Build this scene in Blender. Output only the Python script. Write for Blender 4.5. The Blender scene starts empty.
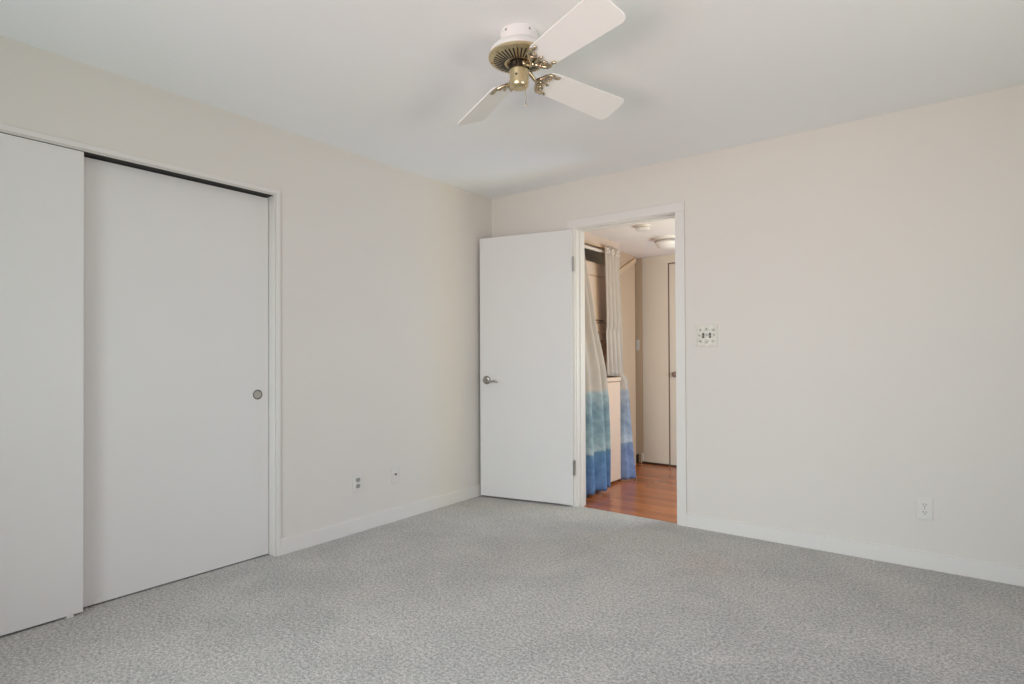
import bpy, bmesh, math, random
from mathutils import Vector, Matrix

random.seed(7)
S = bpy.context.scene
C = S.collection
PI = math.pi

# ------------------------------------------------------------------ camera
FPX, YAW, PITCH, ROLL, PV = 579.95, 0.65109, 0.00895, -0.00495, 350.44
CAM = Vector((3.0022, -3.6737, 1.1082))
cd = bpy.data.cameras.new('camera')
cam = bpy.data.objects.new('camera', cd)
C.objects.link(cam)
F = Vector((-math.sin(YAW) * math.cos(PITCH), math.cos(YAW) * math.cos(PITCH), math.sin(PITCH)))
R = Vector((math.cos(YAW), math.sin(YAW), 0))
U = R.cross(F)
R2 = R * math.cos(ROLL) + U * math.sin(ROLL)
U2 = -R * math.sin(ROLL) + U * math.cos(ROLL)
m = Matrix.Identity(4)
for i in range(3):
    m[i][0], m[i][1], m[i][2], m[i][3] = R2[i], U2[i], -F[i], CAM[i]
cam.matrix_world = m
cd.sensor_fit = 'HORIZONTAL'
cd.sensor_width = 36.0
cd.lens = FPX * 36.0 / 1024.0
cd.shift_y = (PV - 342.0) / 1024.0
cd.clip_start = 0.05
S.camera = cam

# ------------------------------------------------------------------ light
RX, RY, H = 4.7, -4.75, 2.39          # bedroom: x 0..RX, y RY..0
HALLZ, HF = 2.12, -0.012              # hall ceiling and hall floor heights
w = bpy.data.worlds.new('world')
S.world = w
w.use_nodes = True
w.node_tree.nodes['Background'].inputs[0].default_value = (0.80, 0.88, 1.0, 1)
w.node_tree.nodes['Background'].inputs[1].default_value = 0.05


def area(name, loc, target, sx, sy, power, col, spread=180):
    l = bpy.data.lights.new(name, 'AREA')
    l.shape = 'RECTANGLE'
    l.size, l.size_y = sx, sy
    l.energy = power
    l.color = col
    l.spread = math.radians(spread)
    o = bpy.data.objects.new(name, l)
    C.objects.link(o)
    o.location = loc
    d = Vector(target) - Vector(loc)
    o.rotation_euler = d.to_track_quat('-Z', 'Y').to_euler()
    return o


# daylight through the two windows behind the camera: sky from above, sunlit ground from below
area('sky_through_rear_window', (1.9, RY - 0.30, 1.75), (1.9, -1.2, 0.0), 2.0, 1.0, 28.6, (0.865, 0.93, 1.0), 90)
area('ground_through_rear_window', (1.9, RY - 0.30, 0.95), (1.9, -1.0, 2.6), 2.0, 0.7, 18.8, (0.80, 1.0, 1.0), 120)
area('sky_through_side_window', (RX + 0.30, -2.3, 1.75), (0.0, -1.6, 0.2), 1.7, 1.3, 7.5, (0.1, 0.25, 1.0), 120)
area('ground_through_side_window', (RX + 0.30, -2.3, 0.95), (1.0, -1.6, 2.6), 1.7, 0.7, 18.2, (1.0, 0.94, 0.70), 120)
area('warm_ground_bounce', (2.3, RY - 0.30, 0.85), (2.0, -1.5, 2.6), 1.6, 0.6, 4.4, (1.0, 0.10, 0.02), 70)


def point(name, loc, power, col, r=0.1):
    l = bpy.data.lights.new(name, 'POINT')
    l.energy = power
    l.color = col
    l.shadow_soft_size = r
    o = bpy.data.objects.new(name, l)
    C.objects.link(o)
    o.location = loc
    return o


point('hall_fill_warm', (2.15, 0.60, 1.25), 30.0, (0.96, 0.94, 0.58), 0.25)  # added warm fill hidden behind the door wall, no real fixture here
point('hall_fill_cool', (2.3, 1.2, 0.9), 38.0, (0.27, 0.55, 1.0), 0.25)  # added cool fill low in the hall, lifts its ceiling and walls

vs = S.view_settings
vs.view_transform = 'Standard'
vs.look = 'None'
vs.gamma = 1.0
vs.use_curve_mapping = False
vs.exposure = 0.03
S.cycles.max_bounces = 14
S.cycles.diffuse_bounces = 10
S.cycles.sample_clamp_indirect = 4.0


# ------------------------------------------------------------------ materials
def mat(name, col, rough=0.6, metal=0.0, var=0.0, scale=8.0, bump=0.0, bscale=200.0, spec=0.5):
    mt = bpy.data.materials.new(name)
    mt.use_nodes = True
    nt = mt.node_tree
    b = nt.nodes['Principled BSDF']
    b.inputs['Roughness'].default_value = rough
    b.inputs['Metallic'].default_value = metal
    b.inputs['Specular IOR Level'].default_value = spec
    tc = nt.nodes.new('ShaderNodeTexCoord')
    n = nt.nodes.new('ShaderNodeTexNoise')
    n.inputs['Scale'].default_value = scale
    n.inputs['Detail'].default_value = 4
    nt.links.new(tc.outputs['Object'], n.inputs['Vector'])
    r = nt.nodes.new('ShaderNodeValToRGB')
    r.color_ramp.elements[0].position = 0.3
    r.color_ramp.elements[1].position = 0.7
    r.color_ramp.elements[0].color = (*[c * (1 - var) for c in col], 1)
    r.color_ramp.elements[1].color = (*[min(1, c * (1 + var)) for c in col], 1)
    nt.links.new(n.outputs['Fac'], r.inputs['Fac'])
    nt.links.new(r.outputs['Color'], b.inputs['Base Color'])
    if bump:
        n2 = nt.nodes.new('ShaderNodeTexNoise')
        n2.inputs['Scale'].default_value = bscale
        n2.inputs['Detail'].default_value = 3
        nt.links.new(tc.outputs['Object'], n2.inputs['Vector'])
        bp = nt.nodes.new('ShaderNodeBump')
        bp.inputs['Strength'].default_value = bump
        bp.inputs['Distance'].default_value = 0.002
        nt.links.new(n2.outputs['Fac'], bp.inputs['Height'])
        nt.links.new(bp.outputs['Normal'], b.inputs['Normal'])
    return mt


M_WALL = mat('wall_paint', (0.71, 0.672, 0.625), 0.85, var=0.008, scale=1.5, bump=0.04, bscale=300, spec=0.2)
M_CEIL = mat('ceiling_paint', (0.875, 0.90, 0.91), 0.9, var=0.008, scale=1.2, bump=0.05, bscale=250, spec=0.2)
M_TRIM = mat('trim_paint', (0.735, 0.706, 0.670), 0.45, var=0.006, scale=3, spec=0.35)
M_DOOR = mat('door_paint', (0.73, 0.71, 0.69), 0.5, var=0.008, scale=2, bump=0.02, bscale=120, spec=0.3)
M_BACK = mat('room_back_paint', (0.71, 0.672, 0.625), 0.9, spec=0.2)
M_DARK = mat('dark_recess', (0.03, 0.028, 0.026), 0.9)
M_NICKEL = mat('satin_nickel', (0.40, 0.385, 0.36), 0.33, 1.0, var=0.05, scale=30)
M_BRASS = mat('polished_brass', (0.66, 0.55, 0.34), 0.32, 1.0, var=0.10, scale=40)
M_ABRASS = mat('antique_brass', (0.55, 0.46, 0.32), 0.25, 1.0, var=0.20, scale=60)
M_HUB = mat('hub_dark_metal', (0.07, 0.055, 0.04), 0.4, 0.6)
M_FANW = mat('fan_white_enamel', (0.82, 0.82, 0.79), 0.35, var=0.005, scale=5)
M_BLADE = mat('fan_blade_white', (0.87, 0.87, 0.85), 0.5, var=0.006, scale=6, spec=0.3)
M_PLATE = mat('plastic_plate_white', (0.715, 0.685, 0.645), 0.35, var=0.01, scale=20)
M_IVORY = mat('grey_receptacle', (0.36, 0.34, 0.31), 0.4, var=0.04, scale=60)
M_ORN = mat('ornate_plate_ceramic', (0.70, 0.67, 0.60), 0.35, var=0.10, scale=55)
M_ORNDARK = mat('ornate_plate_motif', (0.36, 0.34, 0.29), 0.5, var=0.12, scale=80)
M_IVORYD = mat('toggle_slot_dark', (0.10, 0.09, 0.075), 0.5)
M_SLOT = mat('slot_black', (0.02, 0.02, 0.02), 0.6)
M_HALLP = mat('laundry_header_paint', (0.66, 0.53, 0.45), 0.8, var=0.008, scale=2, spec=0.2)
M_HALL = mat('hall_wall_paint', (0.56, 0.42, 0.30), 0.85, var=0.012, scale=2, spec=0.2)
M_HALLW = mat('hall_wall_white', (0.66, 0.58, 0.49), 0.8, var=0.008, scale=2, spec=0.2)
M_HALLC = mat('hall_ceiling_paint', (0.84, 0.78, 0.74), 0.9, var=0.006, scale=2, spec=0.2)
M_APPL = mat('appliance_almond', (0.76, 0.58, 0.46), 0.35, var=0.01, scale=6, spec=0.4)
M_APPLD = mat('appliance_seam', (0.20, 0.13, 0.10), 0.6)
M_ROD = mat('rod_white', (0.78, 0.70, 0.63), 0.3, var=0.01)
M_CLOSETW = mat('laundry_recess_paint', (0.74, 0.72, 0.64), 0.9)
M_SHOE = mat('dark_wood_shoe', (0.055, 0.025, 0.012), 0.4, var=0.2, scale=30)
M_LAMP = mat('lamp_glass_white', (0.80, 0.75, 0.71), 0.3, var=0.005)
M_LAMPB = mat('lamp_band', (0.38, 0.33, 0.29), 0.4)
M_TAN = mat('hall_wood_trim', (0.62, 0.46, 0.31), 0.55, var=0.05, scale=14)


def carpet_mat():
    mt = bpy.data.materials.new('carpet_grey')
    mt.use_nodes = True
    nt = mt.node_tree
    L = nt.links.new
    b = nt.nodes['Principled BSDF']
    b.inputs['Roughness'].default_value = 1.0
    b.inputs['Specular IOR Level'].default_value = 0.05
    b.inputs['Sheen Weight'].default_value = 0.15
    tc = nt.nodes.new('ShaderNodeTexCoord')

    def noise(sc, det=3, dist=0.0):
        n = nt.nodes.new('ShaderNodeTexNoise')
        n.inputs['Scale'].default_value = sc
        n.inputs['Detail'].default_value = det
        n.inputs['Distortion'].default_value = dist
        L(tc.outputs['Object'], n.inputs['Vector'])
        return n

    def ramp(src, a, c0, bb, c1):
        r = nt.nodes.new('ShaderNodeValToRGB')
        r.color_ramp.elements[0].position = a
        r.color_ramp.elements[0].color = (*c0, 1)
        r.color_ramp.elements[1].position = bb
        r.color_ramp.elements[1].color = (*c1, 1)
        L(src, r.inputs['Fac'])
        return r

    def mix(kind, fac, a, bcol):
        x = nt.nodes.new('ShaderNodeMix')
        x.data_type = 'RGBA'
        x.blend_type = kind
        if isinstance(fac, float):
            x.inputs[0].default_value = fac
        else:
            L(fac, x.inputs[0])
        L(a, x.inputs[6])
        if isinstance(bcol, tuple):
            x.inputs[7].default_value = (*bcol, 1)
        else:
            L(bcol, x.inputs[7])
        return x.outputs[2]

    fine = noise(190, 2)
    tuft = noise(85, 3, 0.4)
    patch = noise(3.2, 3, 0.6)
    streak = noise(1.1, 2, 1.5)
    base = ramp(fine.outputs['Fac'], 0.34, (0.33, 0.318, 0.298), 0.66, (0.56, 0.54, 0.508))
    t = ramp(tuft.outputs['Fac'], 0.36, (0.72, 0.72, 0.72), 0.64, (1.24, 1.24, 1.24))
    p = ramp(patch.outputs['Fac'], 0.38, (0.94, 0.945, 0.95), 0.62, (1.05, 1.045, 1.04))
    s = ramp(streak.outputs['Fac'], 0.45, (0.97, 0.97, 0.97), 0.55, (1.03, 1.03, 1.03))
    c = mix('MULTIPLY', 1.0, base.outputs[0], t.outputs[0])
    c = mix('MULTIPLY', 1.0, c, p.outputs[0])
    c = mix('MULTIPLY', 1.0, c, s.outputs[0])
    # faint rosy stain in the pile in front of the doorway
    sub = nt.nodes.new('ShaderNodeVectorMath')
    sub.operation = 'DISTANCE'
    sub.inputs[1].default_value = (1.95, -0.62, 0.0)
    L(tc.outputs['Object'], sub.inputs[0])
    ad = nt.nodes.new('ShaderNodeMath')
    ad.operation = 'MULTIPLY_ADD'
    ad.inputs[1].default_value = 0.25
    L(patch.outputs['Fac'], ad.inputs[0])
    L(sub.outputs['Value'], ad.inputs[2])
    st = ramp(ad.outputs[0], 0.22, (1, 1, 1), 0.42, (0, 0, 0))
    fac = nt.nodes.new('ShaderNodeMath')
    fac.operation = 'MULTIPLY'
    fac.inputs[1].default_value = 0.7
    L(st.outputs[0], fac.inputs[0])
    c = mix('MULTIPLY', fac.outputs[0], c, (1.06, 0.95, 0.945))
    L(c, b.inputs['Base Color'])
    bp = nt.nodes.new('ShaderNodeBump')
    bp.inputs['Strength'].default_value = 0.5
    bp.inputs['Distance'].default_value = 0.006
    hs = nt.nodes.new('ShaderNodeMath')
    hs.operation = 'ADD'
    L(fine.outputs['Fac'], hs.inputs[0])
    L(tuft.outputs['Fac'], hs.inputs[1])
    L(hs.outputs[0], bp.inputs['Height'])
    L(bp.outputs['Normal'], b.inputs['Normal'])
    return mt


def hardwood_mat():
    mt = bpy.data.materials.new('hardwood_red_brown')
    mt.use_nodes = True
    nt = mt.node_tree
    L = nt.links.new
    b = nt.nodes['Principled BSDF']
    b.inputs['Roughness'].default_value = 0.22
    b.inputs['Specular IOR Level'].default_value = 0.5
    tc = nt.nodes.new('ShaderNodeTexCoord')
    br = nt.nodes.new('ShaderNodeTexBrick')
    br.inputs['Scale'].default_value = 1.0
    br.inputs['Brick Width'].default_value = 0.9
    br.inputs['Row Height'].default_value = 0.083
    br.inputs['Mortar Size'].default_value = 0.0012
    br.offset = 0.37
    br.inputs['Color1'].default_value = (0.42, 0.135, 0.046, 1)
    br.inputs['Color2'].default_value = (0.28, 0.080, 0.028, 1)
    br.inputs['Mortar'].default_value = (0.09, 0.03, 0.012, 1)
    L(tc.outputs['Object'], br.inputs['Vector'])
    mp = nt.nodes.new('ShaderNodeMapping')
    mp.inputs['Scale'].default_value = (3, 40, 1)
    L(tc.outputs['Object'], mp.inputs['Vector'])
    n = nt.nodes.new('ShaderNodeTexNoise')
    n.inputs['Scale'].default_value = 2.0
    n.inputs['Detail'].default_value = 5
    L(mp.outputs['Vector'], n.inputs['Vector'])
    r = nt.nodes.new('ShaderNodeValToRGB')
    r.color_ramp.elements[0].color = (0.75, 0.72, 0.70, 1)
    r.color_ramp.elements[1].color = (1.2, 1.2, 1.2, 1)
    L(n.outputs['Fac'], r.inputs['Fac'])
    x = nt.nodes.new('ShaderNodeMix')
    x.data_type = 'RGBA'
    x.blend_type = 'MULTIPLY'
    x.inputs[0].default_value = 1.0
    L(br.outputs['Color'], x.inputs[6])
    L(r.outputs[0], x.inputs[7])
    L(x.outputs[2], b.inputs['Base Color'])
    return mt


def curtain_mat(name, lilac=0.0):
    """printed fabric: greige top, pale teal middle, deep blue hem (bands by height, mottled)"""
    mt = bpy.data.materials.new(name)
    mt.use_nodes = True
    nt = mt.node_tree
    L = nt.links.new
    b = nt.nodes['Principled BSDF']
    b.inputs['Roughness'].default_value = 0.7
    b.inputs['Specular IOR Level'].default_value = 0.25
    tc = nt.nodes.new('ShaderNodeTexCoord')
    sp = nt.nodes.new('ShaderNodeSeparateXYZ')
    L(tc.outputs['Object'], sp.inputs[0])
    n = nt.nodes.new('ShaderNodeTexNoise')
    n.inputs['Scale'].default_value = 7.0
    n.inputs['Detail'].default_value = 4
    L(tc.outputs['Object'], n.inputs['Vector'])
    ma = nt.nodes.new('ShaderNodeMath')
    ma.operation = 'MULTIPLY_ADD'
    ma.inputs[1].default_value = 0.10
    L(n.outputs['Fac'], ma.inputs[0])
    L(sp.outputs['Z'], ma.inputs[2])
    dv = nt.nodes.new('ShaderNodeMath')
    dv.operation = 'MULTIPLY'
    dv.inputs[1].default_value = 0.5
    L(ma.outputs[0], dv.inputs[0])
    r = nt.nodes.new('ShaderNodeValToRGB')
    cr = r.color_ramp
    k = lilac
    def mx(a, bb):
        return tuple(p * (1 - k) + q * k for p, q in zip(a, bb)) + (1,)
    cr.elements[0].position = 0.0
    cr.elements[0].color = mx((0.13, 0.23, 0.46), (0.22, 0.26, 0.44))
    cr.elements[1].position = 1.0
    cr.elements[1].color = (0.52, 0.44, 0.385, 1)
    for pos, col in ((0.17, mx((0.11, 0.22, 0.38), (0.20, 0.24, 0.40))),
                     (0.188, mx((0.13, 0.25, 0.36), (0.22, 0.27, 0.40))),
                     (0.196, mx((0.38, 0.47, 0.50), (0.42, 0.47, 0.56))),
                     (0.23, mx((0.28, 0.385, 0.43), (0.27, 0.32, 0.46))),
                     (0.34, mx((0.19, 0.285, 0.34), (0.26, 0.30, 0.43))),
                     (0.425, mx((0.35, 0.42, 0.45), (0.36, 0.37, 0.45))),
                     (0.44, (0.48, 0.425, 0.385, 1))):
        e = cr.elements.new(pos)
        e.color = col
    L(dv.outputs[0], r.inputs['Fac'])
    n2 = nt.nodes.new('ShaderNodeTexNoise')
    n2.inputs['Scale'].default_value = 16.0
    n2.inputs['Detail'].default_value = 3
    L(tc.outputs['Object'], n2.inputs['Vector'])
    r2 = nt.nodes.new('ShaderNodeValToRGB')
    r2.color_ramp.elements[0].position = 0.35
    r2.color_ramp.elements[0].color = (0.78, 0.82, 0.86, 1)
    r2.color_ramp.elements[1].position = 0.65
    r2.color_ramp.elements[1].color = (1.2, 1.18, 1.14, 1)
    L(n2.outputs['Fac'], r2.inputs['Fac'])
    x = nt.nodes.new('ShaderNodeMix')
    x.data_type = 'RGBA'
    x.blend_type = 'MULTIPLY'
    x.inputs[0].default_value = 1.0
    L(r.outputs[0], x.inputs[6])
    L(r2.outputs[0], x.inputs[7])
    mr = nt.nodes.new('ShaderNodeMapRange')
    mr.inputs['From Min'].default_value = 0.95
    mr.inputs['From Max'].default_value = 0.70
    mr.inputs['To Min'].default_value = 0.12
    mr.inputs['To Max'].default_value = 1.0
    L(sp.outputs['Z'], mr.inputs['Value'])
    L(mr.outputs['Result'], x.inputs[0])
    L(x.outputs[2], b.inputs['Base Color'])
    return mt


M_CARPET = carpet_mat()
M_WOOD = hardwood_mat()
M_CURT = curtain_mat('curtain_print_blue')
M_CURT2 = curtain_mat('curtain_print_lilac_blue', 0.7)
M_GLASS = bpy.data.materials.new('window_glass')
M_GLASS.use_nodes = True
_g = M_GLASS.node_tree.nodes['Principled BSDF']
_g.inputs['Transmission Weight'].default_value = 1.0
_g.inputs['Roughness'].default_value = 0.0
_g.inputs['IOR'].default_value = 1.01


# ------------------------------------------------------------------ mesh helpers
def link(name, bm, material, parent=None, smooth=False, bevel=0.0, seg=2):
    me = bpy.data.meshes.new(name)
    bmesh.ops.recalc_face_normals(bm, faces=bm.faces[:])
    bm.to_mesh(me)
    bm.free()
    mats = material if isinstance(material, (list, tuple)) else [material]
    for q in mats:
        me.materials.append(q)
    o = bpy.data.objects.new(name, me)
    C.objects.link(o)
    if smooth:
        for p in me.polygons:
            p.use_smooth = True
    if bevel:
        b = o.modifiers.new('bevel', 'BEVEL')
        b.width = bevel
        b.segments = seg
        b.limit_method = 'ANGLE'
        b.angle_limit = math.radians(40)
    if parent is not None:
        o.parent = parent
    return o


def autosmooth(o, deg=35):
    me = o.data
    for p in me.polygons:
        p.use_smooth = True
    bm = bmesh.new()
    bm.from_mesh(me)
    for e in bm.edges:
        if len(e.link_faces) == 2 and e.calc_face_angle(0) > math.radians(deg):
            e.smooth = False
    bm.to_mesh(me)
    bm.free()
    return o


def box(bm, x0, x1, y0, y1, z0, z1, mi=0, M=None):
    co = [(x0, y0, z0), (x1, y0, z0), (x1, y1, z0), (x0, y1, z0),
          (x0, y0, z1), (x1, y0, z1), (x1, y1, z1), (x0, y1, z1)]
    v = [bm.verts.new(M @ Vector(c) if M else c) for c in co]
    for f in ((0, 3, 2, 1), (4, 5, 6, 7), (0, 1, 5, 4), (1, 2, 6, 5), (2, 3, 7, 6), (3, 0, 4, 7)):
        fc = bm.faces.new([v[i] for i in f])
        fc.material_index = mi


def lathe(bm, prof, seg=40, M=None, mi=0, cap0=True, cap1=True):
    """prof: list of (r, z) revolved about local Z"""
    rings = []
    for r, z in prof:
        ring = []
        for k in range(seg):
            a = 2 * PI * k / seg
            c = Vector((r * math.cos(a), r * math.sin(a), z))
            ring.append(bm.verts.new(M @ c if M else c))
        rings.append(ring)
    for a, b in zip(rings, rings[1:]):
        for k in range(seg):
            f = bm.faces.new((a[k], a[(k + 1) % seg], b[(k + 1) % seg], b[k]))
            f.material_index = mi
    if cap0:
        bm.faces.new(rings[0][::-1]).material_index = mi
    if cap1:
        bm.faces.new(rings[-1]).material_index = mi


def tube(bm, pts, rad, seg=8, M=None, mi=0):
    """swept tube along pts; rad a number or a list"""
    pts = [Vector(p) for p in pts]
    n = len(pts)
    rads = rad if isinstance(rad, (list, tuple)) else [rad] * n
    rings = []
    up = Vector((0, 0, 1))
    prevx = None
    for i, p in enumerate(pts):
        t = (pts[min(i + 1, n - 1)] - pts[max(i - 1, 0)]).normalized()
        if prevx is None:
            ref = up if abs(t.dot(up)) < 0.9 else Vector((1, 0, 0))
            xx = t.cross(ref).normalized()
        else:
            xx = (prevx - t * prevx.dot(t)).normalized()
        prevx = xx
        yy = t.cross(xx)
        ring = []
        for k in range(seg):
            a = 2 * PI * k / seg
            c = p + (xx * math.cos(a) + yy * math.sin(a)) * rads[i]
            ring.append(bm.verts.new(M @ c if M else c))
        rings.append(ring)
    for a, b in zip(rings, rings[1:]):
        for k in range(seg):
            bm.faces.new((a[k], a[(k + 1) % seg], b[(k + 1) % seg], b[k])).material_index = mi
    bm.faces.new(rings[0][::-1]).material_index = mi
    bm.faces.new(rings[-1]).material_index = mi


def torus(bm, R0, r0, M=None, n=24, k=8, mi=0):
    rings = []
    for i in range(n):
        a = 2 * PI * i / n
        ring = []
        for j in range(k):
            b = 2 * PI * j / k
            c = Vector(((R0 + r0 * math.cos(b)) * math.cos(a), (R0 + r0 * math.cos(b)) * math.sin(a), r0 * math.sin(b)))
            ring.append(bm.verts.new(M @ c if M else c))
        rings.append(ring)
    for i in range(n):
        a, b = rings[i], rings[(i + 1) % n]
        for j in range(k):
            bm.faces.new((a[j], a[(j + 1) % k], b[(j + 1) % k], b[j])).material_index = mi


def B():
    return bmesh.new()


def tag(o, label, cat, group=None, kind=None):
    o['label'] = label
    o['category'] = cat
    if group:
        o['group'] = group
    if kind:
        o['kind'] = kind
    return o


def struct(name, bm, material, label, cat, **kw):
    return tag(link(name, bm, material, **kw), label, cat, kind='structure')


def empty(name, loc, label, cat, rot=0.0, group=None, kind=None):
    o = bpy.data.objects.new(name, None)
    o.empty_display_size = 0.1
    C.objects.link(o)
    o.location = loc
    o.rotation_euler = (0, 0, rot)
    return tag(o, label, cat, group, kind)


# ------------------------------------------------------------------ bedroom shell
T = 0.12                                 # door wall thickness
DX0, DX1, DZ = 0.800, 1.553, 2.037       # bedroom door opening
CY0, CY1, CZ = -3.680, -1.905, 2.012     # closet opening in the left wall

bm = B(); box(bm, 0.0, RX, RY, 0.02, -0.06, 0.0)
box(bm, DX0 + 0.004, DX1 - 0.004, 0.0195, 0.024, -0.05, -0.003)
struct('floor', bm, M_CARPET, 'grey cut pile carpet covering the bedroom floor', 'carpet')
bm = B(); box(bm, -0.12, RX + 0.12, RY - 0.12, T, H, H + 0.1)
struct('ceiling', bm, M_CEIL, 'smooth off-white bedroom ceiling above the fan', 'ceiling')

bm = B()
box(bm, -0.12, 0, CY1, 0, -0.06, H)
box(bm, -0.12, 0, CY0, CY1, CZ, H)
box(bm, -0.12, 0, RY - 0.12, CY0, -0.06, H)
struct('wall_left', bm, M_WALL, 'beige wall holding the sliding closet doors', 'wall')
bm = B()
box(bm, -0.12, DX0 - 0.018, 0, T, -0.06, H)
box(bm, DX1 + 0.018, RX + 0.12, 0, T, -0.06, H)
box(bm, DX0 - 0.018, DX1 + 0.018, 0, T, DZ + 0.018, H)
struct('wall_back', bm, M_WALL, 'beige wall with the open doorway and switch plate', 'wall')

# walls behind the camera, each with a window
def window_wall(name, label, axis):
    bm = B()
    if axis == 'y':
        a0, a1 = 0.85, 2.95
        box(bm, 0, a0, RY - 0.12, RY, -0.06, H)
        box(bm, a1, RX + 0.12, RY - 0.12, RY, -0.06, H)
        box(bm, a0, a1, RY - 0.12, RY, -0.06, 0.60)
        box(bm, a0, a1, RY - 0.12, RY, 2.10, H)
    else:
        a0, a1 = -3.2, -1.4
        box(bm, RX, RX + 0.12, RY, a0, -0.06, H)
        box(bm, RX, RX + 0.12, a1, 0, -0.06, H)
        box(bm, RX, RX + 0.12, a0, a1, -0.06, 0.60)
        box(bm, RX, RX + 0.12, a0, a1, 2.10, H)
    return struct(name, bm, M_BACK, label, 'wall')


window_wall('wall_rear', 'beige wall behind the camera with a wide window', 'y')
window_wall('wall_right', 'beige side wall right of the camera with a window', 'x')


def window(name, label, axis, a0, a1):
    bm = B()
    fr = 0.045
    def b2(p0, p1, z0, z1, d0=0.03, d1=0.08):
        if axis == 'y':
            box(bm, p0, p1, RY - d1, RY - d0, z0, z1)
        else:
            box(bm, RX + d0, RX + d1, p0, p1, z0, z1)
    b2(a0, a1, 0.60, 0.60 + fr)
    b2(a0, a1, 2.10 - fr, 2.10)
    b2(a0, a0 + fr, 0.60 + fr, 2.10 - fr)
    b2(a1 - fr, a1, 0.60 + fr, 2.10 - fr)
    mid = (a0 + a1) / 2
    b2(mid - fr / 2, mid + fr / 2, 0.60 + fr, 2.10 - fr)
    return struct(name, bm, M_TRIM, label, 'window')


window('window_1', 'wide white framed window in the wall behind the camera', 'y', 0.85, 2.95)
window('window_2', 'white framed window in the side wall right of the camera', 'x', -3.2, -1.4)

# baseboards
def baseboard(name, label, runs):
    bm = B()
    for (x0, x1, y0, y1, nx, ny) in runs:
        box(bm, x0, x1, y0, y1, 0.0, 0.084)
        s = 0.005                          # eased top lip
        box(bm, x0 + (s if nx < 0 else 0), x1 - (s if nx > 0 else 0), y0 + (s if ny < 0 else 0), y1 - (s if ny > 0 else 0), 0.084, 0.092)
    return struct(name, bm, M_TRIM, label, 'baseboard', bevel=0.002)


CW = 0.026                               # closet casing width
baseboard('baseboard_left', 'white baseboard along the wall between closet and corner', [(0.0, 0.013, CY1 + CW, -0.0, 1, 0)])
baseboard('baseboard_back', 'white baseboard running right from the doorway casing', [(DX1 + 0.066, RX, -0.013, 0.0, 0, -1)])
bm = B(); box(bm, 0.014, DX0 - 0.066, -0.013, 0.0, 0, 0.092)
struct('baseboard_corner', bm, M_TRIM, 'short white baseboard behind the open door', 'baseboard', bevel=0.002)

# doorway lining: jambs, head, stops
bm = B()
box(bm, DX0 - 0.018, DX0, 0.0, T, HF, DZ + 0.018)
box(bm, DX1, DX1 + 0.018, 0.0, T, HF, DZ + 0.018)
box(bm, DX0, DX1, 0.0, T, DZ, DZ + 0.018)
box(bm, DX0, DX0 + 0.011, 0.045, 0.082, HF, DZ)
box(bm, DX1 - 0.011, DX1, 0.045, 0.082, HF, DZ)
box(bm, DX0 + 0.011, DX1 - 0.011, 0.045, 0.082, DZ - 0.011, DZ)
struct('trim_1', bm, M_TRIM, 'white jamb lining inside the open doorway', 'door jamb', bevel=0.0015)
bm = B()
cw = 0.062
for (x0, x1, z0, z1) in ((DX0 - 0.005 - cw, DX0 - 0.005, 0.0, DZ + 0.005), (DX1 + 0.005, DX1 + 0.005 + cw, 0.0, DZ + 0.005),
                         (DX0 - 0.005 - cw, DX1 + 0.005 + cw, DZ + 0.005, DZ + 0.005 + cw)):
    box(bm, x0, x1, -0.015, 0.0, z0, z1)
struct('trim_2', bm, M_TRIM, 'flat white casing framing the open doorway', 'door casing', bevel=0.002)
bm = B()
for (x0, x1, z0, z1) in ((DX0 - 0.005 - cw, DX0 - 0.005, HF, DZ + 0.005), (DX1 + 0.005, DX1 + 0.005 + cw, HF, DZ + 0.005),
                         (DX0 - 0.005 - cw, DX1 + 0.005 + cw, DZ + 0.005, DZ + 0.005 + cw)):
    box(bm, x0, x1, T, T + 0.012, z0, z1)
struct('trim_3', bm, M_TRIM, 'white casing on the hall face of the doorway', 'door casing', bevel=0.002)

# closet casing + jambs + head track
bm = B()
box(bm, 0.0, 0.009, CY1 + 0.003, CY1 + CW, 0.0, CZ + 0.003)
box(bm, 0.0, 0.009, CY0 - CW, CY0 - 0.003, 0.0, CZ + 0.003)
box(bm, 0.0, 0.009, CY0 - CW, CY1 + CW, CZ + 0.003, CZ + CW)
box(bm, -0.12, 0.0, CY1 - 0.004, CY1 + 0.002, 0.0, CZ)
box(bm, -0.12, 0.0, CY0 - 0.002, CY0 + 0.004, 0.0, CZ)
box(bm, -0.012, 0.0, CY0 + 0.004, CY1 - 0.004, CZ - 0.003, CZ + 0.002)
struct('trim_4', bm, M_TRIM, 'narrow white casing around the sliding closet opening', 'door casing', bevel=0.0015)

# closet interior
bm = B()
box(bm, -0.80, -0.74, CY0 - 0.1, CY1 + 0.1, -0.06, H)
box(bm, -0.74, -0.12, CY0 - 0.1, CY0 - 0.04, -0.06, H)
box(bm, -0.74, -0.12, CY1 + 0.04, CY1 + 0.1, -0.06, H)
box(bm, -0.74, -0.12, CY0 - 0.04, CY1 + 0.04, -0.06, -0.002)
box(bm, -0.74, -0.12, CY0 - 0.04, CY1 + 0.04, H - 0.02, H)
struct('wall_closet', bm, M_BACK, 'closet interior behind the sliding doors', 'closet')
bm = B()
box(bm, -0.118, 0.0, CY0 + 0.005, CY1 - 0.005, -0.05, 0.0)
struct('floor_closet', bm, M_CARPET, 'carpet strip under the sliding closet doors', 'carpet')
bm = B()
box(bm, -0.110, -0.014, CY0 + 0.01, CY1 - 0.006, 2.007, 2.0115)
struct('trim_5', bm, M_DARK, 'dark sliding track at the top of the closet opening', 'track')


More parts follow.
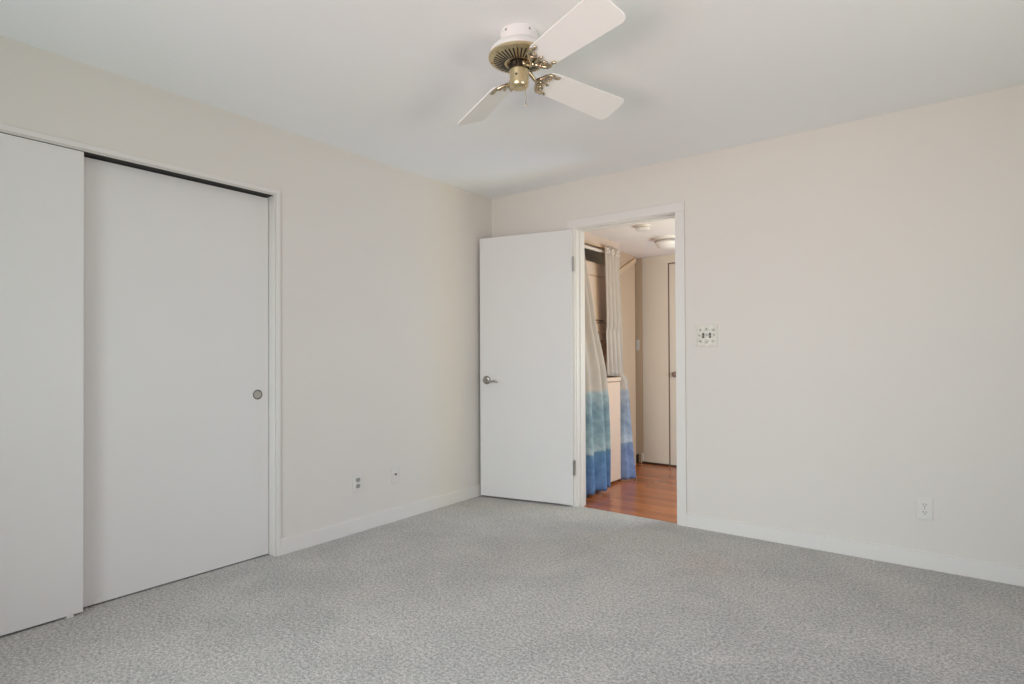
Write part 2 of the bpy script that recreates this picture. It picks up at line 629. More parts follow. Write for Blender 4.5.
def finger_pull(parent, x, y, z, hidden=False):
    M = Matrix.Translation((x, y, z)) @ Matrix.Rotation(PI / 2, 4, 'Y')
    bm = B()
    lathe(bm, [(0.0268, 0.0), (0.0268, 0.002), (0.0245, 0.0032), (0.0215, 0.0022), (0.0205, 0.0005)], 36, M, cap1=False)
    rg = autosmooth(link('finger_pull', bm, M_PULLRING, parent))
    rg['label'] = 'round satin metal finger pull'
    bm = B()
    lathe(bm, [(0.0205, 0.0001), (0.0205, 0.0005), (0.012, 0.0002)], 36, M)
    link('pull_cup', bm, M_PULLCUP, rg)


M_PULLRING = mat('pull_ring_nickel', (0.20, 0.19, 0.175), 0.35, 0.8)
M_PULLCUP = mat('pull_cup_nickel', (0.50, 0.48, 0.44), 0.45, 0.8)

# rear (right) and front (left) sliding doors
d = empty('door_1', (-0.060, -2.37, 0.0), 'white sliding closet door with round finger pull', 'closet door', kind='structure')
bm = B(); box(bm, -0.035, 0.0, -0.48, CY1 + 2.37 - 0.007, 0.007, 2.001)
link('panel', bm, M_DOOR, d, bevel=0.0015)
finger_pull(d, 0.0, -1.976 + 2.37, 0.900)
d = empty('door_2', (-0.006, -3.23, 0.0), 'white sliding closet door at the far left, overlapping its neighbour', 'closet door', kind='structure')
bm = B(); box(bm, -0.034, 0.0, -0.44, -2.797 + 3.23, 0.009, 2.0055)
link('panel', bm, M_DOOR, d, bevel=0.0015)
finger_pull(d, 0.0, -0.35, 0.905)
# small floor guide under the overlap
t = empty('door_guide', (-0.02, -2.845, 0.0), 'small white plastic guide on the carpet under the left sliding closet door', 'door guide')
bm = B(); box(bm, -0.03, 0.012, -0.016, 0.016, 0.0, 0.004); 
link('base', bm, M_PLATE, t, bevel=0.001)
bm = B(); box(bm, 0.016, 0.020, -0.012, 0.012, 0.0, 0.016)
link('fin', bm, M_PLATE, t, bevel=0.001)

# ------------------------------------------------------------------ open bedroom door
hinge = Vector((0.790, -0.026, 0.0))
free = Vector((0.030, -0.190, 0.0))
ang = math.atan2(free.y - hinge.y, free.x - hinge.x)
DL = 0.774
door = empty('door_3', (hinge.x, hinge.y, 0.0), 'white flush bedroom door swung open toward the corner', 'door', ang, kind='structure')
# local: x from hinge to free edge; local +y faces the camera side (checked by angle), thickness behind
bm = B(); box(bm, 0.010, DL, -0.030, 0.005, 0.014, 2.031)
link('panel', bm, M_DOOR, door, bevel=0.0018)


def lever_set(parent, x, z, side):
    s = side
    y0 = 0.005 if s > 0 else -0.030
    Mx = Matrix.Translation((x, y0, z)) @ Matrix.Rotation(-s * PI / 2, 4, 'X')
    bm = B()
    lathe(bm, [(0.0325, 0.0), (0.0335, 0.003), (0.030, 0.008), (0.022, 0.011), (0.013, 0.013), (0.0115, 0.030), (0.0125, 0.044), (0.0105, 0.052), (0.004, 0.054)], 32, Mx)
    r = autosmooth(link('handle_rose', bm, M_NICKEL, parent), 50)
    r['label'] = 'round satin nickel rose'
    bm = B()
    yy = y0 + s * 0.045
    # wavy lever pointing to the hinge side
    pts = [(x, yy, z), (x - 0.012, yy, z - 0.001), (x - 0.035, yy, z - 0.007), (x - 0.06, yy, z - 0.009), (x - 0.085, yy, z - 0.005), (x - 0.10, yy, z - 0.008), (x - 0.108, yy, z - 0.015)]
    tube(bm, pts, [0.009, 0.010, 0.0085, 0.008, 0.0078, 0.007, 0.004], 12)
    l = link('lever_handle', bm, M_NICKEL, parent, smooth=True)
    l['label'] = 'curved satin nickel lever'


for s in (1, -1):
    lever_set(door, DL - 0.060, 0.918, s)
bm = B(); box(bm, DL - 0.0005, DL + 0.0015, -0.025, 0.0, 0.883, 0.953)
link('latch_plate', bm, M_NICKEL, door)
for z in (1.775, 0.285):
    bm = B()
    tube(bm, [(-0.002, 0.004, z - 0.052), (-0.002, 0.004, z + 0.052)], 0.0085, 14)
    lathe(bm, [(0.004, 0), (0.006, 0.003), (0.003, 0.007)], 12, Matrix.Translation((-0.002, 0.004, z + 0.052)))
    box(bm, 0.004, 0.0098, -0.026, 0.004, z - 0.05, z + 0.05)
    h = autosmooth(link('hinge', bm, M_NICKEL, door))
    h['label'] = 'satin metal butt hinge'

# ------------------------------------------------------------------ plates on the walls
def wall_frame(wall, a, z):
    """matrix whose local x runs along the wall, local y up, local z out of the wall (into the bedroom)"""
    if wall == 'left':
        X, Y, Z, P = Vector((0, 1, 0)), Vector((0, 0, 1)), Vector((1, 0, 0)), Vector((0, a, z))
    elif wall == 'back':
        X, Y, Z, P = Vector((1, 0, 0)), Vector((0, 0, 1)), Vector((0, -1, 0)), Vector((a, 0, z))
    else:
        X, Y, Z, P = wall
    mm = Matrix.Identity(4)
    for i in range(3):
        mm[i][0], mm[i][1], mm[i][2], mm[i][3] = X[i], Y[i], Z[i], P[i]
    return mm


def thing_at(name, M, label, cat, group=None):
    o = bpy.data.objects.new(name, None)
    o.empty_display_size = 0.05
    C.objects.link(o)
    o.matrix_world = M
    return tag(o, label, cat, group)


def rounded_plate(bm, wx, hy, d, mi=0):
    box(bm, -wx / 2, wx / 2, -hy / 2, hy / 2, 0.0003, d, mi)


def screw(bm, x, y, z, r=0.0032):
    lathe(bm, [(r, z), (r * 0.9, z + 0.0012)], 14, Matrix.Translation((x, y, 0)))


def outlet(M, label, facemat):
    o = thing_at('wall_outlet', M, label, 'outlet', 'duplex outlets low on the walls')
    bm = B(); rounded_plate(bm, 0.070, 0.114, 0.006)
    link('cover_plate', bm, M_PLATE, o, bevel=0.0025)
    for cy in (0.0195, -0.0195):
        bm = B()
        prof = []
        for k in range(32):
            a = 2 * PI * k / 32
            prof.append((0.0170 * math.cos(a), max(-0.0128, min(0.0128, 0.0170 * math.sin(a)))))
        v0 = [bm.verts.new((x, cy + y, 0.006)) for x, y in prof]
        v1 = [bm.verts.new((x, cy + y, 0.0078)) for x, y in prof]
        for k in range(32):
            bm.faces.new((v0[k], v0[(k + 1) % 32], v1[(k + 1) % 32], v1[k]))
        bm.faces.new(v1)
        bmesh.ops.remove_doubles(bm, verts=bm.verts[:], dist=1e-6)
        f = link('receptacle', bm, facemat, o)
        bm = B()
        box(bm, -0.0078, -0.0052, cy - 0.002, cy + 0.0062, 0.0079, 0.0083)
        box(bm, 0.0052, 0.0078, cy - 0.001, cy + 0.0062, 0.0079, 0.0083)
        lathe(bm, [(0.0026, 0.0079), (0.0026, 0.0083)], 14, Matrix.Translation((0, cy - 0.0072, 0)))
        link('slots', bm, M_SLOT, f)
    bm = B(); screw(bm, 0, 0, 0.006)
    link('screw', bm, M_NICKEL, o)
    return o


outlet(wall_frame('left', -1.350, 0.310), 'duplex outlet with greyed sockets on the wall beside the closet', M_IVORY)
outlet(wall_frame('back', 2.875, 0.310), 'white duplex outlet low on the wall right of the doorway', M_PLATE)

o = thing_at('cable_jack', wall_frame('left', -1.041, 0.310), 'white cable jack plate with a small dark connector near the corner', 'jack plate')
bm = B(); rounded_plate(bm, 0.066, 0.108, 0.006)
link('cover_plate', bm, M_PLATE, o, bevel=0.0025)
bm = B()
lathe(bm, [(0.0075, 0.006), (0.0075, 0.008), (0.0048, 0.008), (0.0048, 0.016), (0.003, 0.0162)], 12, Matrix.Translation((0, 0.004, 0)))
c = link('connector', bm, M_APPLD, o)
c['label'] = 'dark threaded coaxial connector'
for sy in (0.042, -0.042):
    bm = B(); screw(bm, 0, sy, 0.006)
    link('screw', bm, M_PLATE, o)

# decorative double switch plate
o = thing_at('light_switch', wall_frame('back', 1.757, 1.230), 'ornate square double switch plate with raised floral pattern beside the doorway', 'light switch')
bm = B(); rounded_plate(bm, 0.136, 0.142, 0.005)
link('cover_plate', bm, M_ORN, o, bevel=0.003)
bm = B()
for (x0, x1, y0, y1) in ((-0.062, 0.062, 0.058, 0.063), (-0.062, 0.062, -0.063, -0.058), (-0.062, -0.057, -0.058, 0.058), (0.057, 0.062, -0.058, 0.058)):
    box(bm, x0, x1, y0, y1, 0.005, 0.0075)
link('rim', bm, M_ORN, o, bevel=0.001)
rr = random.Random(3)
fl = [(-0.040, 0.036), (0.0, 0.042), (0.042, 0.034), (-0.042, -0.036), (0.002, -0.038), (0.041, -0.038), (-0.046, 0.0), (0.047, 0.002), (0.0, 0.004)]
for (fx, fy) in fl:
    bm = B()
    for k in range(6):
        a = k * PI / 3 + rr.random()
        rad = 0.0085
        lathe(bm, [(0.0042, 0.005), (0.0035, 0.0078), (0.001, 0.0085)], 8, Matrix.Translation((fx + rad * math.cos(a), fy + rad * math.sin(a), 0)))
    lathe(bm, [(0.004, 0.005), (0.003, 0.009), (0.001, 0.0095)], 8, Matrix.Translation((fx, fy, 0)), mi=1)
    link('flower_relief', bm, [M_ORN, M_ORNDARK], o, smooth=True)
for k in range(7):
    bm = B()
    x0, y0 = rr.choice(fl[:8])
    pts = [(x0 + 0.012 * t * math.cos(k * 2.1) + 0.004 * math.sin(3 * t), y0 + 0.012 * t * math.sin(k * 2.1), 0.0052) for t in (0, 0.4, 0.8, 1.2)]
    tube(bm, pts, 0.0013, 6)
    link('vine_relief', bm, M_ORNDARK, o, smooth=True)
for sx in (-0.0226, 0.0226):
    sx2 = sx * 0.95
    bm = B(); box(bm, sx2 - 0.0070, sx2 + 0.0070, -0.0160, 0.0160, 0.005, 0.0058)
    g = link('toggle_slot', bm, M_IVORYD, o)
    bm = B(); box(bm, sx2 - 0.0042, sx2 + 0.0042, -0.002, 0.0045, 0.0059, 0.017, M=Matrix.Rotation(0.35, 4, 'X'))
    link('toggle', bm, M_IVORY, g, bevel=0.0008)

# ------------------------------------------------------------------ ceiling fan
fan = empty('ceiling_fan', (1.636, -1.825, H), 'white three-bladed ceiling fan with brass trim and short pull chain', 'ceiling fan')
bm = B()
lathe(bm, [(0.0740, 0.0), (0.0750, -0.004), (0.0745, -0.036), (0.0735, -0.044)], 56)
autosmooth(link('canopy', bm, M_FANW, fan))
for a in (math.radians(-95), math.radians(-20), math.radians(145)):
    bm = B()
    lathe(bm, [(0.0042, 0), (0.0042, 0.003), (0.002, 0.004)], 12,
          Matrix.Translation((0.0745 * math.cos(a), 0.0745 * math.sin(a), -0.014)) @ Matrix.Rotation(a, 4, 'Z') @ Matrix.Rotation(PI / 2, 4, 'Y'))
    link('canopy_screw', bm, M_IVORY, fan)
bm = B()
lathe(bm, [(0.070, -0.044), (0.082, -0.047), (0.098, -0.056), (0.112, -0.070), (0.1185, -0.084), (0.1195, -0.092)], 64)
autosmooth(link('motor_housing', bm, M_FANW, fan))
# brass bottom plate with radial vents
bm = B()
lathe(bm, [(0.1195, -0.0921), (0.1215, -0.094), (0.1215, -0.101), (0.118, -0.105), (0.107, -0.108), (0.060, -0.121), (0.050, -0.1225), (0.046, -0.120), (0.046, -0.112)], 72)
vent = autosmooth(link('vent_plate', bm, M_BRASS, fan), 30)
bm = B()
for k in range(38):
    a = 2 * PI * k / 38
    Mv = Matrix.Rotation(a, 4, 'Z')
    tl = -math.atan2(0.013, 0.047)
    Mv = Mv @ Matrix.Translation((0.0800, 0, -0.1156)) @ Matrix.Rotation(tl, 4, 'Y')
    box(bm, -0.0225, 0.0225, -0.0027, 0.0027, -0.0012, 0.0006, M=Mv)
v = link('vent_slots', bm, M_SLOT, vent)
v['kind'] = 'stuff'
for a in (math.radians(210), math.radians(255), math.radians(300)):
    bm = B()
    lathe(bm, [(0.0055, 0), (0.0055, 0.006), (0.003, 0.008)], 12, Matrix.Translation((0.108 * math.cos(a), 0.108 * math.sin(a), -0.106)) @ Matrix.Rotation(PI, 4, 'X'))
    link('plate_screw', bm, M_ABRASS, vent)
# rotor hub (dark gap with lugs) and switch housing
bm = B()
lathe(bm, [(0.034, -0.112), (0.034, -0.150)], 40)
for k in range(8):
    a = 2 * PI * k / 8 + 0.2
    box(bm, 0.033, 0.042, -0.006, 0.006, -0.140, -0.126, M=Matrix.Rotation(a, 4, 'Z'))
h = link('rotor_hub', bm, M_HUB, fan)
bm = B()
lathe(bm, [(0.036, -0.148), (0.0395, -0.150), (0.040, -0.153), (0.0385, -0.158), (0.0375, -0.200), (0.0365, -0.210), (0.032, -0.2165), (0.022, -0.2195), (0.008, -0.2205)], 48)
sw = autosmooth(link('switch_housing', bm, M_BRASS, fan), 40)
a = math.radians(-70)
bm = B()
lathe(bm, [(0.0042, 0), (0.0042, 0.003), (0.002, 0.004)], 12, Matrix.Translation((0.0378 * math.cos(a), 0.0378 * math.sin(a), -0.178)) @ Matrix.Rotation(a, 4, 'Z') @ Matrix.Rotation(PI / 2, 4, 'Y'))
link('housing_screw', bm, M_SLOT, sw)
# pull chain: little beads
ca = math.radians(-6)
cx, cy = 0.0345 * math.cos(ca), 0.0345 * math.sin(ca)
bm = B()
for k in range(32):
    z = -0.206 - k * 0.0026
    lathe(bm, [(0.0004, 0.0012), (0.0013, 0.0006), (0.0013, -0.0006), (0.0004, -0.0012)], 8, Matrix.Translation((cx, cy, z)))
tube(bm, [(cx, cy, -0.200), (cx, cy, -0.288)], 0.0007, 6)
pc = link('pull_chain', bm, M_ABRASS, fan, smooth=True)
bm = B()
lathe(bm, [(0.0008, 0.006), (0.0028, 0.003), (0.0034, -0.002), (0.0020, -0.006), (0.0006, -0.007)], 12, Matrix.Translation((cx, cy, -0.292)))
link('pull_knob', bm, M_ABRASS, pc, smooth=True)

ZB = -0.155                               # blade height below the ceiling
A0 = math.radians(-18.5)
TILT = math.radians(-19.0)


def blade_parts(aa, r1):
    MB = Matrix.Rotation(aa, 4, 'Z') @ Matrix.Translation((0, 0, ZB)) @ Matrix.Rotation(TILT, 4, 'X')
    # blade outline: clipped rounded tip, slightly narrower root
    r0, w0, w1 = 0.124, 0.118, 0.150
    out = []
    def arc(cx_, cy_, rad, a0, a1, n=7):
        for k in range(n + 1):
            q = a0 + (a1 - a0) * k / n
            out.append((cx_ + rad * math.cos(q), cy_ + rad * math.sin(q)))
    rt = 0.030
    arc(r1 - rt, w1 / 2 - rt, rt, PI / 2, 0)
    arc(r1 - rt, -w1 / 2 + rt, rt, 0, -PI / 2)
    rb = 0.035
    arc(r0 + rb, -w0 / 2 + rb, rb, -PI / 2, -PI)
    arc(r0 + rb, w0 / 2 - rb, rb, PI, PI / 2)
    bm = B()
    lo = [bm.verts.new(MB @ Vector((x, y, 0.0))) for x, y in out]
    hi = [bm.verts.new(MB @ Vector((x, y, 0.006))) for x, y in out]
    n = len(out)
    for k in range(n):
        bm.faces.new((lo[k], lo[(k + 1) % n], hi[(k + 1) % n], hi[k]))
    bm.faces.new(lo[::-1])
    bm.faces.new(hi)
    link('blade', bm, M_BLADE, fan, bevel=0.0015)
    # ornate scrolled blade arm
    bm = B()
    MR = Matrix.Rotation(aa, 4, 'Z')
    neck = [(0.036, 0, -0.133), (0.055, 0, -0.140), (0.080, 0, -0.158), (0.105, 0, ZB - 0.010)]
    tube(bm, neck, [0.010, 0.009, 0.0075, 0.0085], 10, MR)
    lathe(bm, [(0.013, -0.006), (0.014, 0), (0.011, 0.006)], 16, MR @ Matrix.Translation((0.043, 0, -0.135)) @ Matrix.Rotation(PI / 2, 4, 'Y'))
    zz = -0.006
    for s in (1, -1):
        pr = [(0.094, 0.0, zz), (0.106, s * 0.018, zz), (0.117, s * 0.036, zz), (0.130, s * 0.048, zz), (0.148, s * 0.050, zz), (0.162, s * 0.044, zz), (0.173, s * 0.047, zz), (0.179, s * 0.054, zz)]
        tube(bm, pr, [0.008, 0.0075, 0.007, 0.0075, 0.006, 0.0055, 0.0055, 0.003], 9, MB)
        sc = []
        for k in range(14):
            q = k / 13 * 1.7 * 2 * PI / 2
            rad = 0.017 * (1 - k / 18)
            sc.append((0.136 - rad * math.cos(q), s * (0.030 - rad * math.sin(q) * 0.9), zz))
        tube(bm, sc, [0.0052 - 0.0002 * k for k in range(14)], 8, MB)
    tube(bm, [(0.100, 0, zz), (0.120, 0.003, zz), (0.140, -0.002, zz), (0.160, 0.0, zz)], [0.008, 0.007, 0.005, 0.002], 8, MB)
    am = link('blade_arm', bm, M_ABRASS, fan, smooth=True)
    for (sx, sy) in ((0.150, 0.050), (0.150, -0.050), (0.148, 0.0)):
        bm = B()
        lathe(bm, [(0.0045, 0), (0.004, -0.003), (0.002, -0.004)], 10, MB @ Matrix.Translation((sx, sy, zz - 0.004)))
        link('arm_screw', bm, M_ABRASS, am)


for off, tip in ((-0.5, 0.535), (95.5, 0.580), (170.5, 0.560)):
    blade_parts(A0 + math.radians(off), tip)

# ------------------------------------------------------------------ hall shell
HX, HY = 3.4, 1.94
bm = B()
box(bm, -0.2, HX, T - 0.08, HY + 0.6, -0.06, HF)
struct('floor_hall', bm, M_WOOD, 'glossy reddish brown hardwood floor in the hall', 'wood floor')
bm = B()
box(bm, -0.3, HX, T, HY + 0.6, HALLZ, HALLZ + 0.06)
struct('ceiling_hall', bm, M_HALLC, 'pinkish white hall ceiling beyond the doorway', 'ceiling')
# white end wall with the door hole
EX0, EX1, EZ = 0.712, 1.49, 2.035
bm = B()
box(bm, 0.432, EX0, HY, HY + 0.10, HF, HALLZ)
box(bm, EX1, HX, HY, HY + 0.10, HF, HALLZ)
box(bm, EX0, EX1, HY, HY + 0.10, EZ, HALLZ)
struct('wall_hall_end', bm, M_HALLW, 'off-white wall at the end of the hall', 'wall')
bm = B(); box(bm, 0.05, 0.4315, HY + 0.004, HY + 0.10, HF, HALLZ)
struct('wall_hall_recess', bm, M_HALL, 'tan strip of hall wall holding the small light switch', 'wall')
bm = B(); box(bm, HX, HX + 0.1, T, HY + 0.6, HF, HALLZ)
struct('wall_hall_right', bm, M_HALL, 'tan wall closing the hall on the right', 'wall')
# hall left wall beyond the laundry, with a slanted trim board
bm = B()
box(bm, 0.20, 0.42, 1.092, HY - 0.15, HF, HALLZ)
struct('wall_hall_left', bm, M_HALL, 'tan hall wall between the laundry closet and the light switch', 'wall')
bm = B()
p0, p1 = Vector((0.42, 1.785, 2.075)), Vector((0.42, 1.13, 1.785))
dv = (p1 - p0).normalized()
nv = Vector((0, -dv.z, dv.y)) * 0.022
vs_ = []
for xx in (0.421, 0.440):
    for q in (p0 - nv, p1 - nv, p1 + nv, p0 + nv):
        vs_.append(bm.verts.new((xx, q.y, min(q.z, HALLZ - 0.001))))
for f in ((0, 1, 2, 3), (4, 5, 6, 7), (0, 1, 5, 4), (1, 2, 6, 5), (2, 3, 7, 6), (3, 0, 4, 7)):
    bm.faces.new([vs_[i] for i in f])
struct('trim_6', bm, M_TAN, 'slanted tan board high on the hall wall', 'trim', bevel=0.003)
# hall end door
d = empty('door_4', (EX0 + 0.006, HY + 0.012, HF), 'white flush door with dark round knob at the end of the hall', 'door', kind='structure')
bm = B(); box(bm, 0.0, EX1 - EX0 - 0.012, 0.0, 0.035, 0.012, EZ - HF - 0.008)
link('panel', bm, M_HALLW, d, bevel=0.0015)
bm = B()
lathe(bm, [(0.028, 0.0), (0.028, 0.004), (0.012, 0.008), (0.012, 0.022), (0.022, 0.030), (0.026, 0.040), (0.022, 0.050), (0.008, 0.054)], 28,
      Matrix.Translation((0.060, 0.0, 0.925)) @ Matrix.Rotation(PI / 2, 4, 'X'))
k = autosmooth(link('knob', bm, M_APPLD, d), 60)
k['label'] = 'dark round door knob'
bm = B()
box(bm, EX0 - 0.002, EX0 + 0.004, HY - 0.001, HY + 0.06, HF, EZ)
box(bm, EX0, EX1, HY - 0.001, HY + 0.06, EZ - 0.006, EZ + 0.002)
box(bm, EX0, EX1, HY + 0.055, HY + 0.06, HF, EZ - 0.006)
struct('trim_7', bm, M_APPLD, 'dark shadow gap framing the hall end door', 'trim')
bm = B(); box(bm, 0.425, EX0 - 0.003, HY - 0.014, HY, HF, HF + 0.018); box(bm, EX0 + 0.004, EX1, HY - 0.014, HY + 0.010, HF, HF + 0.010)
struct('trim_8', bm, M_SHOE, 'dark wood shoe strip at the foot of the hall end wall', 'trim', bevel=0.003)
bm = B(); box(bm, 0.405, 0.432, HY - 0.006, HY + 0.003, HF, 0.09)
struct('baseboard_hall', bm, M_HALLW, 'white baseboard end at the hall corner', 'baseboard', bevel=0.003)
# low dark vent by the recess wall
t = empty('wall_vent', (0.330, HY + 0.004, HF), 'small dark vent grille low on the tan hall wall', 'vent')
bm = B(); box(bm, -0.055, 0.055, -0.030, -0.001, 0.004, 0.085)
link('housing', bm, M_HUB, t, bevel=0.003)
bm = B()
for q in range(5):
    box(bm, -0.045, 0.045, -0.034, -0.030, 0.015 + q * 0.013, 0.021 + q * 0.013)
link('louvers', bm, M_SLOT, t)
# small switch on the tan strip
o = thing_at('light_switch', wall_frame((Vector((1, 0, 0)), Vector((0, 0, 1)), Vector((0, -1, 0)), Vector((0.375, HY + 0.004, 1.212))), 0, 0),
             'narrow ivory light switch on the tan hall wall strip', 'light switch')
bm = B(); rounded_plate(bm, 0.036, 0.110, 0.006)
link('cover_plate', bm, M_PLATE, o, bevel=0.002)
bm = B(); box(bm, -0.004, 0.004, -0.008, 0.008, 0.006, 0.010)
link('toggle_slot', bm, M_IVORY, o)
bm = B(); box(bm, -0.0035, 0.0035, 0.0, 0.006, 0.010, 0.018)
link('toggle', bm, M_PLATE, o)

# laundry closet: header, end jamb, recess
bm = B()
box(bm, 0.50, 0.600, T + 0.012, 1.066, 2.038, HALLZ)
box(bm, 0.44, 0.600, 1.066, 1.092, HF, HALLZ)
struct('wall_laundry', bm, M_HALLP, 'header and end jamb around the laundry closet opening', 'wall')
bm = B()
box(bm, 0.600, 0.608, T + 0.013, 1.065, 2.032, 2.052)
struct('trim_9', bm, M_TAN, 'thin moulding under the laundry closet header', 'trim', bevel=0.002)
bm = B()
box(bm, -0.22, -0.16, T, 1.09, HF, HALLZ)
box(bm, -0.16, 0.44, 1.068, 1.09, HF, HALLZ)
struct('wall_laundry_recess', bm, M_CLOSETW, 'dim interior walls of the laundry closet', 'wall')

# stacked washer and dryer
ld = empty('stacked_laundry_unit', (0.25, 0.708, HF), 'almond stacked washer and dryer behind the blue curtain panels', 'washer dryer')
y0, y1 = -0.330, 0.320
bm = B(); box(bm, -0.36, 0.385, y0, y1, 0.018, 0.885)
link('washer_body', bm, M_APPL, ld, bevel=0.008)
bm = B(); box(bm, -0.36, 0.392, y0 - 0.003, y1 + 0.003, 0.889, 0.925)
link('washer_top', bm, M_APPL, ld, bevel=0.009)
bm = B(); box(bm, -0.355, 0.382, y0 + 0.004, y1 - 0.004, 0.885, 0.8895)
link('top_seam', bm, M_APPLD, ld)
for (fx, fy) in ((-0.32, -0.29), (-0.32, 0.28), (0.34, -0.29), (0.34, 0.28)):
    bm = B()
    lathe(bm, [(0.02, 0.0), (0.02, 0.02)], 14, Matrix.Translation((fx, fy, 0)))
    link('foot', bm, M_APPLD, ld)
# back riser between washer and dryer
bm = B(); box(bm, -0.36, -0.02, y0 + 0.01, y1 - 0.01, 0.925, 1.236)
link('riser', bm, M_APPL, ld)
# dryer
bm = B(); box(bm, -0.36, 0.285, y0, y1 - 0.025, 1.236, 1.926)
dr = link('dryer_body', bm, M_APPL, ld, bevel=0.006)
bm = B(); box(bm, 0.286, 0.300, y0 + 0.02, y1 - 0.045, 1.405, 1.800)
dd = link('dryer_door', bm, M_APPL, ld, bevel=0.005)
bm = B(); box(bm, 0.2855, 0.297, y0 + 0.02, y1 - 0.045, 1.808, 1.915)
link('upper_panel', bm, M_APPL, ld, bevel=0.004)
bm = B(); box(bm, 0.286, 0.304, y0 + 0.008, y1 - 0.035, 1.246, 1.395)
cp = link('control_panel', bm, M_APPL, ld, bevel=0.004)
for (ky, kr) in ((0.155, 0.030), (0.03, 0.018), (-0.12, 0.018)):
    bm = B()
    lathe(bm, [(kr, 0.0), (kr, 0.004), (kr * 0.7, 0.008), (kr * 0.62, 0.022), (kr * 0.3, 0.024)], 24, Matrix.Translation((0.304, ky, 1.315)) @ Matrix.Rotation(PI / 2, 4, 'Y'))
    link('knob', bm, M_APPLD if kr < 0.02 else M_TAN, cp)
bm = B(); box(bm, 0.300, 0.309, 0.03, 0.15, 1.415, 1.427)
link('door_pull', bm, M_APPLD, dd)

# curtain rod
rod = empty('curtain_rod', (0.605, T + 0.014, 2.000), 'white tension rod across the top of the laundry closet', 'curtain rod')
bm = B()
tube(bm, [(0, 0, 0), (0, 0.930, 0)], 0.0135, 18)
link('tube', bm, M_ROD, rod, smooth=True)
for q in (0.004, 0.924):
    bm = B(); lathe(bm, [(0.020, -0.004), (0.020, 0.004)], 20, Matrix.Translation((0, q, 0)) @ Matrix.Rotation(PI / 2, 4, 'X'))
    link('end_cap', bm, M_ROD, rod)


def curtain(name, label, cols, material, zt, grom):
    """cols: function (u in 0..1, v in 0..1 top->bottom) -> Vector ; None ends a column"""
    NU, NV = 90, 70
    bm = B()
    grid = []
    for i in range(NU + 1):
        row = []
        for j in range(NV + 1):
            c = cols(i / NU, j / NV)
            row.append(bm.verts.new(c) if c is not None else None)
        grid.append(row)
    for i in range(NU):
        for j in range(NV):
            q = (grid[i][j], grid[i + 1][j], grid[i + 1][j + 1], grid[i][j + 1])
            if all(q):
                bm.faces.new(q)
    for v in [v for v in bm.verts if not v.link_faces]:
        bm.verts.remove(v)
    o = link(name, bm, material, smooth=True)
    sd = o.modifiers.new('solid', 'SOLIDIFY')
    sd.thickness = 0.0018
    tag(o, label, 'curtain', 'curtain panels of the laundry closet')
    for (gx, gy, gz, ga) in grom:
        bm = B()
        torus(bm, 0.0190, 0.0055, Matrix.Translation((gx, gy, gz)) @ Matrix.Rotation(ga, 4, 'Z') @ Matrix.Rotation(PI / 2, 4, 'X'))
        g = link('grommet', bm, M_ROD, o, smooth=True)
        g['label'] = 'white eyelet ring near the top edge'
    return o


def lerp(a, b, t):
    return a + (b - a) * t


def pw(xs, ys, x):
    for (x0, y0_), (x1, y1_) in zip(zip(xs, ys), zip(xs[1:], ys[1:])):
        if x <= x1:
            t = max(0, (x - x0) / (x1 - x0))
            return lerp(y0_, y1_, t)
    return ys[-1]


# left panel: gathered at the door-side end of the rod, flaring toward the floor in front of the washer
def left_panel(u, v):
    z = lerp(2.045, 0.015, v)
    ya = pw([0, 0.45, 1], [0.150, 0.170, 0.190], v)
    yb = pw([0, 0.06, 0.14, 0.23, 0.45, 0.64, 0.85, 1], [0.370, 0.385, 0.425, 0.472, 0.565, 0.630, 0.648, 0.642], v)
    y = lerp(ya, yb, u)
    amp = pw([0, 0.08, 0.3, 1], [0.012, 0.014, 0.032, 0.046], v)
    x = pw([0, 0.06, 0.35, 0.52, 1], [0.642, 0.645, 0.665, 0.708, 0.722], v) + amp * math.sin(u * 2 * PI * 2.8 + 0.7 * math.sin(v * 3) + 1.5) * (0.75 + 0.25 * math.sin(u * 9 + 1))
    return Vector((x, y, z))


curtain('curtain', 'left curtain panel, greige top and teal to deep blue below, next to the open door', left_panel, M_CURT, 2.045,
        [(0.660, 0.20, 2.0, PI / 2), (0.660, 0.29, 2.0, PI / 2)])


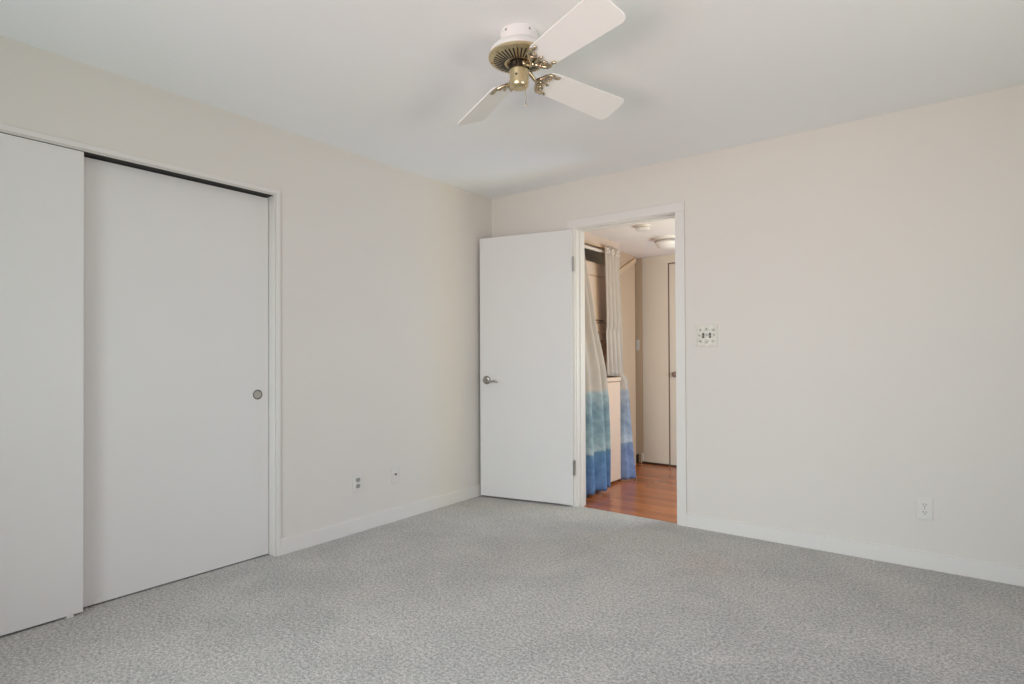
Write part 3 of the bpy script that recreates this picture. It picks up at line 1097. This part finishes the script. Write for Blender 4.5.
# right panel: hangs on the far end of the rod, partly resting on the washer top, its hem beyond the washer
def right_panel(u, v):
    z = lerp(2.045, -0.002, v)
    ya = pw([0, 0.06, 0.35, 0.54], [0.735, 0.738, 0.765, 0.800], v)
    yb = pw([0, 0.06, 0.35, 0.55, 0.62, 0.8, 1], [0.980, 0.988, 1.062, 1.115, 1.135, 1.182, 1.235], v)
    y = lerp(ya, yb, u)
    amp = pw([0, 0.08, 0.3, 1], [0.010, 0.011, 0.018, 0.022], v)
    x = pw([0, 0.08, 0.3, 0.54, 0.57, 1], [0.642, 0.642, 0.634, 0.612, 0.658, 0.690], v) + amp * math.sin(u * 2 * PI * 4 + 0.5 * math.sin(v * 5))
    # the near part of the cloth lies over the washer top, the rest falls past its far side
    if v > 0.5450:
        y = max(y, 1.042)
        if y < 1.0421:
            x = 0.600
        else:
            x = min(x, 0.603 + (y - 1.042) * 2.2)
        if v < 0.565:
            z = max(z, 0.919)
    elif z > 0.918 and y < 1.05 and v > 0.35:
        x = min(x, 0.632)
    if 0.54 < v <= 0.5450:
        z = max(z, 0.9195)
    return Vector((x, y, z))


curtain('curtain', 'right curtain panel, greige top and lilac blue hem, tucked behind the washer', right_panel, M_CURT2, 2.045,
        [(0.656, 0.765, 2.0, PI / 2), (0.656, 0.855, 2.0, PI / 2), (0.656, 0.945, 2.0, PI / 2)])

# hall ceiling lamp and smoke detector
lp = empty('ceiling_light', (1.045, 1.13, HALLZ), 'round white glass dome light on the hall ceiling', 'ceiling light')
bm = B(); lathe(bm, [(0.118, 0.0), (0.118, -0.022), (0.112, -0.026)], 48)
autosmooth(link('base', bm, M_LAMP, lp))
bm = B(); lathe(bm, [(0.113, -0.026), (0.116, -0.028), (0.116, -0.035), (0.112, -0.037)], 48)
autosmooth(link('band', bm, M_LAMPB, lp))
bm = B(); lathe(bm, [(0.110, -0.037), (0.106, -0.055), (0.092, -0.074), (0.068, -0.088), (0.036, -0.096), (0.010, -0.098)], 48)
link('dome', bm, M_LAMP, lp, smooth=True)
sm = empty('smoke_detector', (1.075, 0.555, HALLZ), 'flat white smoke detector on the hall ceiling near the doorway', 'smoke detector')
bm = B(); lathe(bm, [(0.062, 0.0), (0.062, -0.010), (0.058, -0.012)], 36)
autosmooth(link('base', bm, M_LAMP, sm))
bm = B(); lathe(bm, [(0.056, -0.012), (0.056, -0.030), (0.048, -0.036), (0.020, -0.038)], 36)
cv = autosmooth(link('cover', bm, M_LAMP, sm))
bm = B()
for k in range(16):
    a = 2 * PI * k / 16
    box(bm, 0.0555, 0.0568, -0.007, 0.007, -0.020, -0.015, M=Matrix.Rotation(a, 4, 'Z'))
link('vent_slots', bm, M_LAMPB, cv)
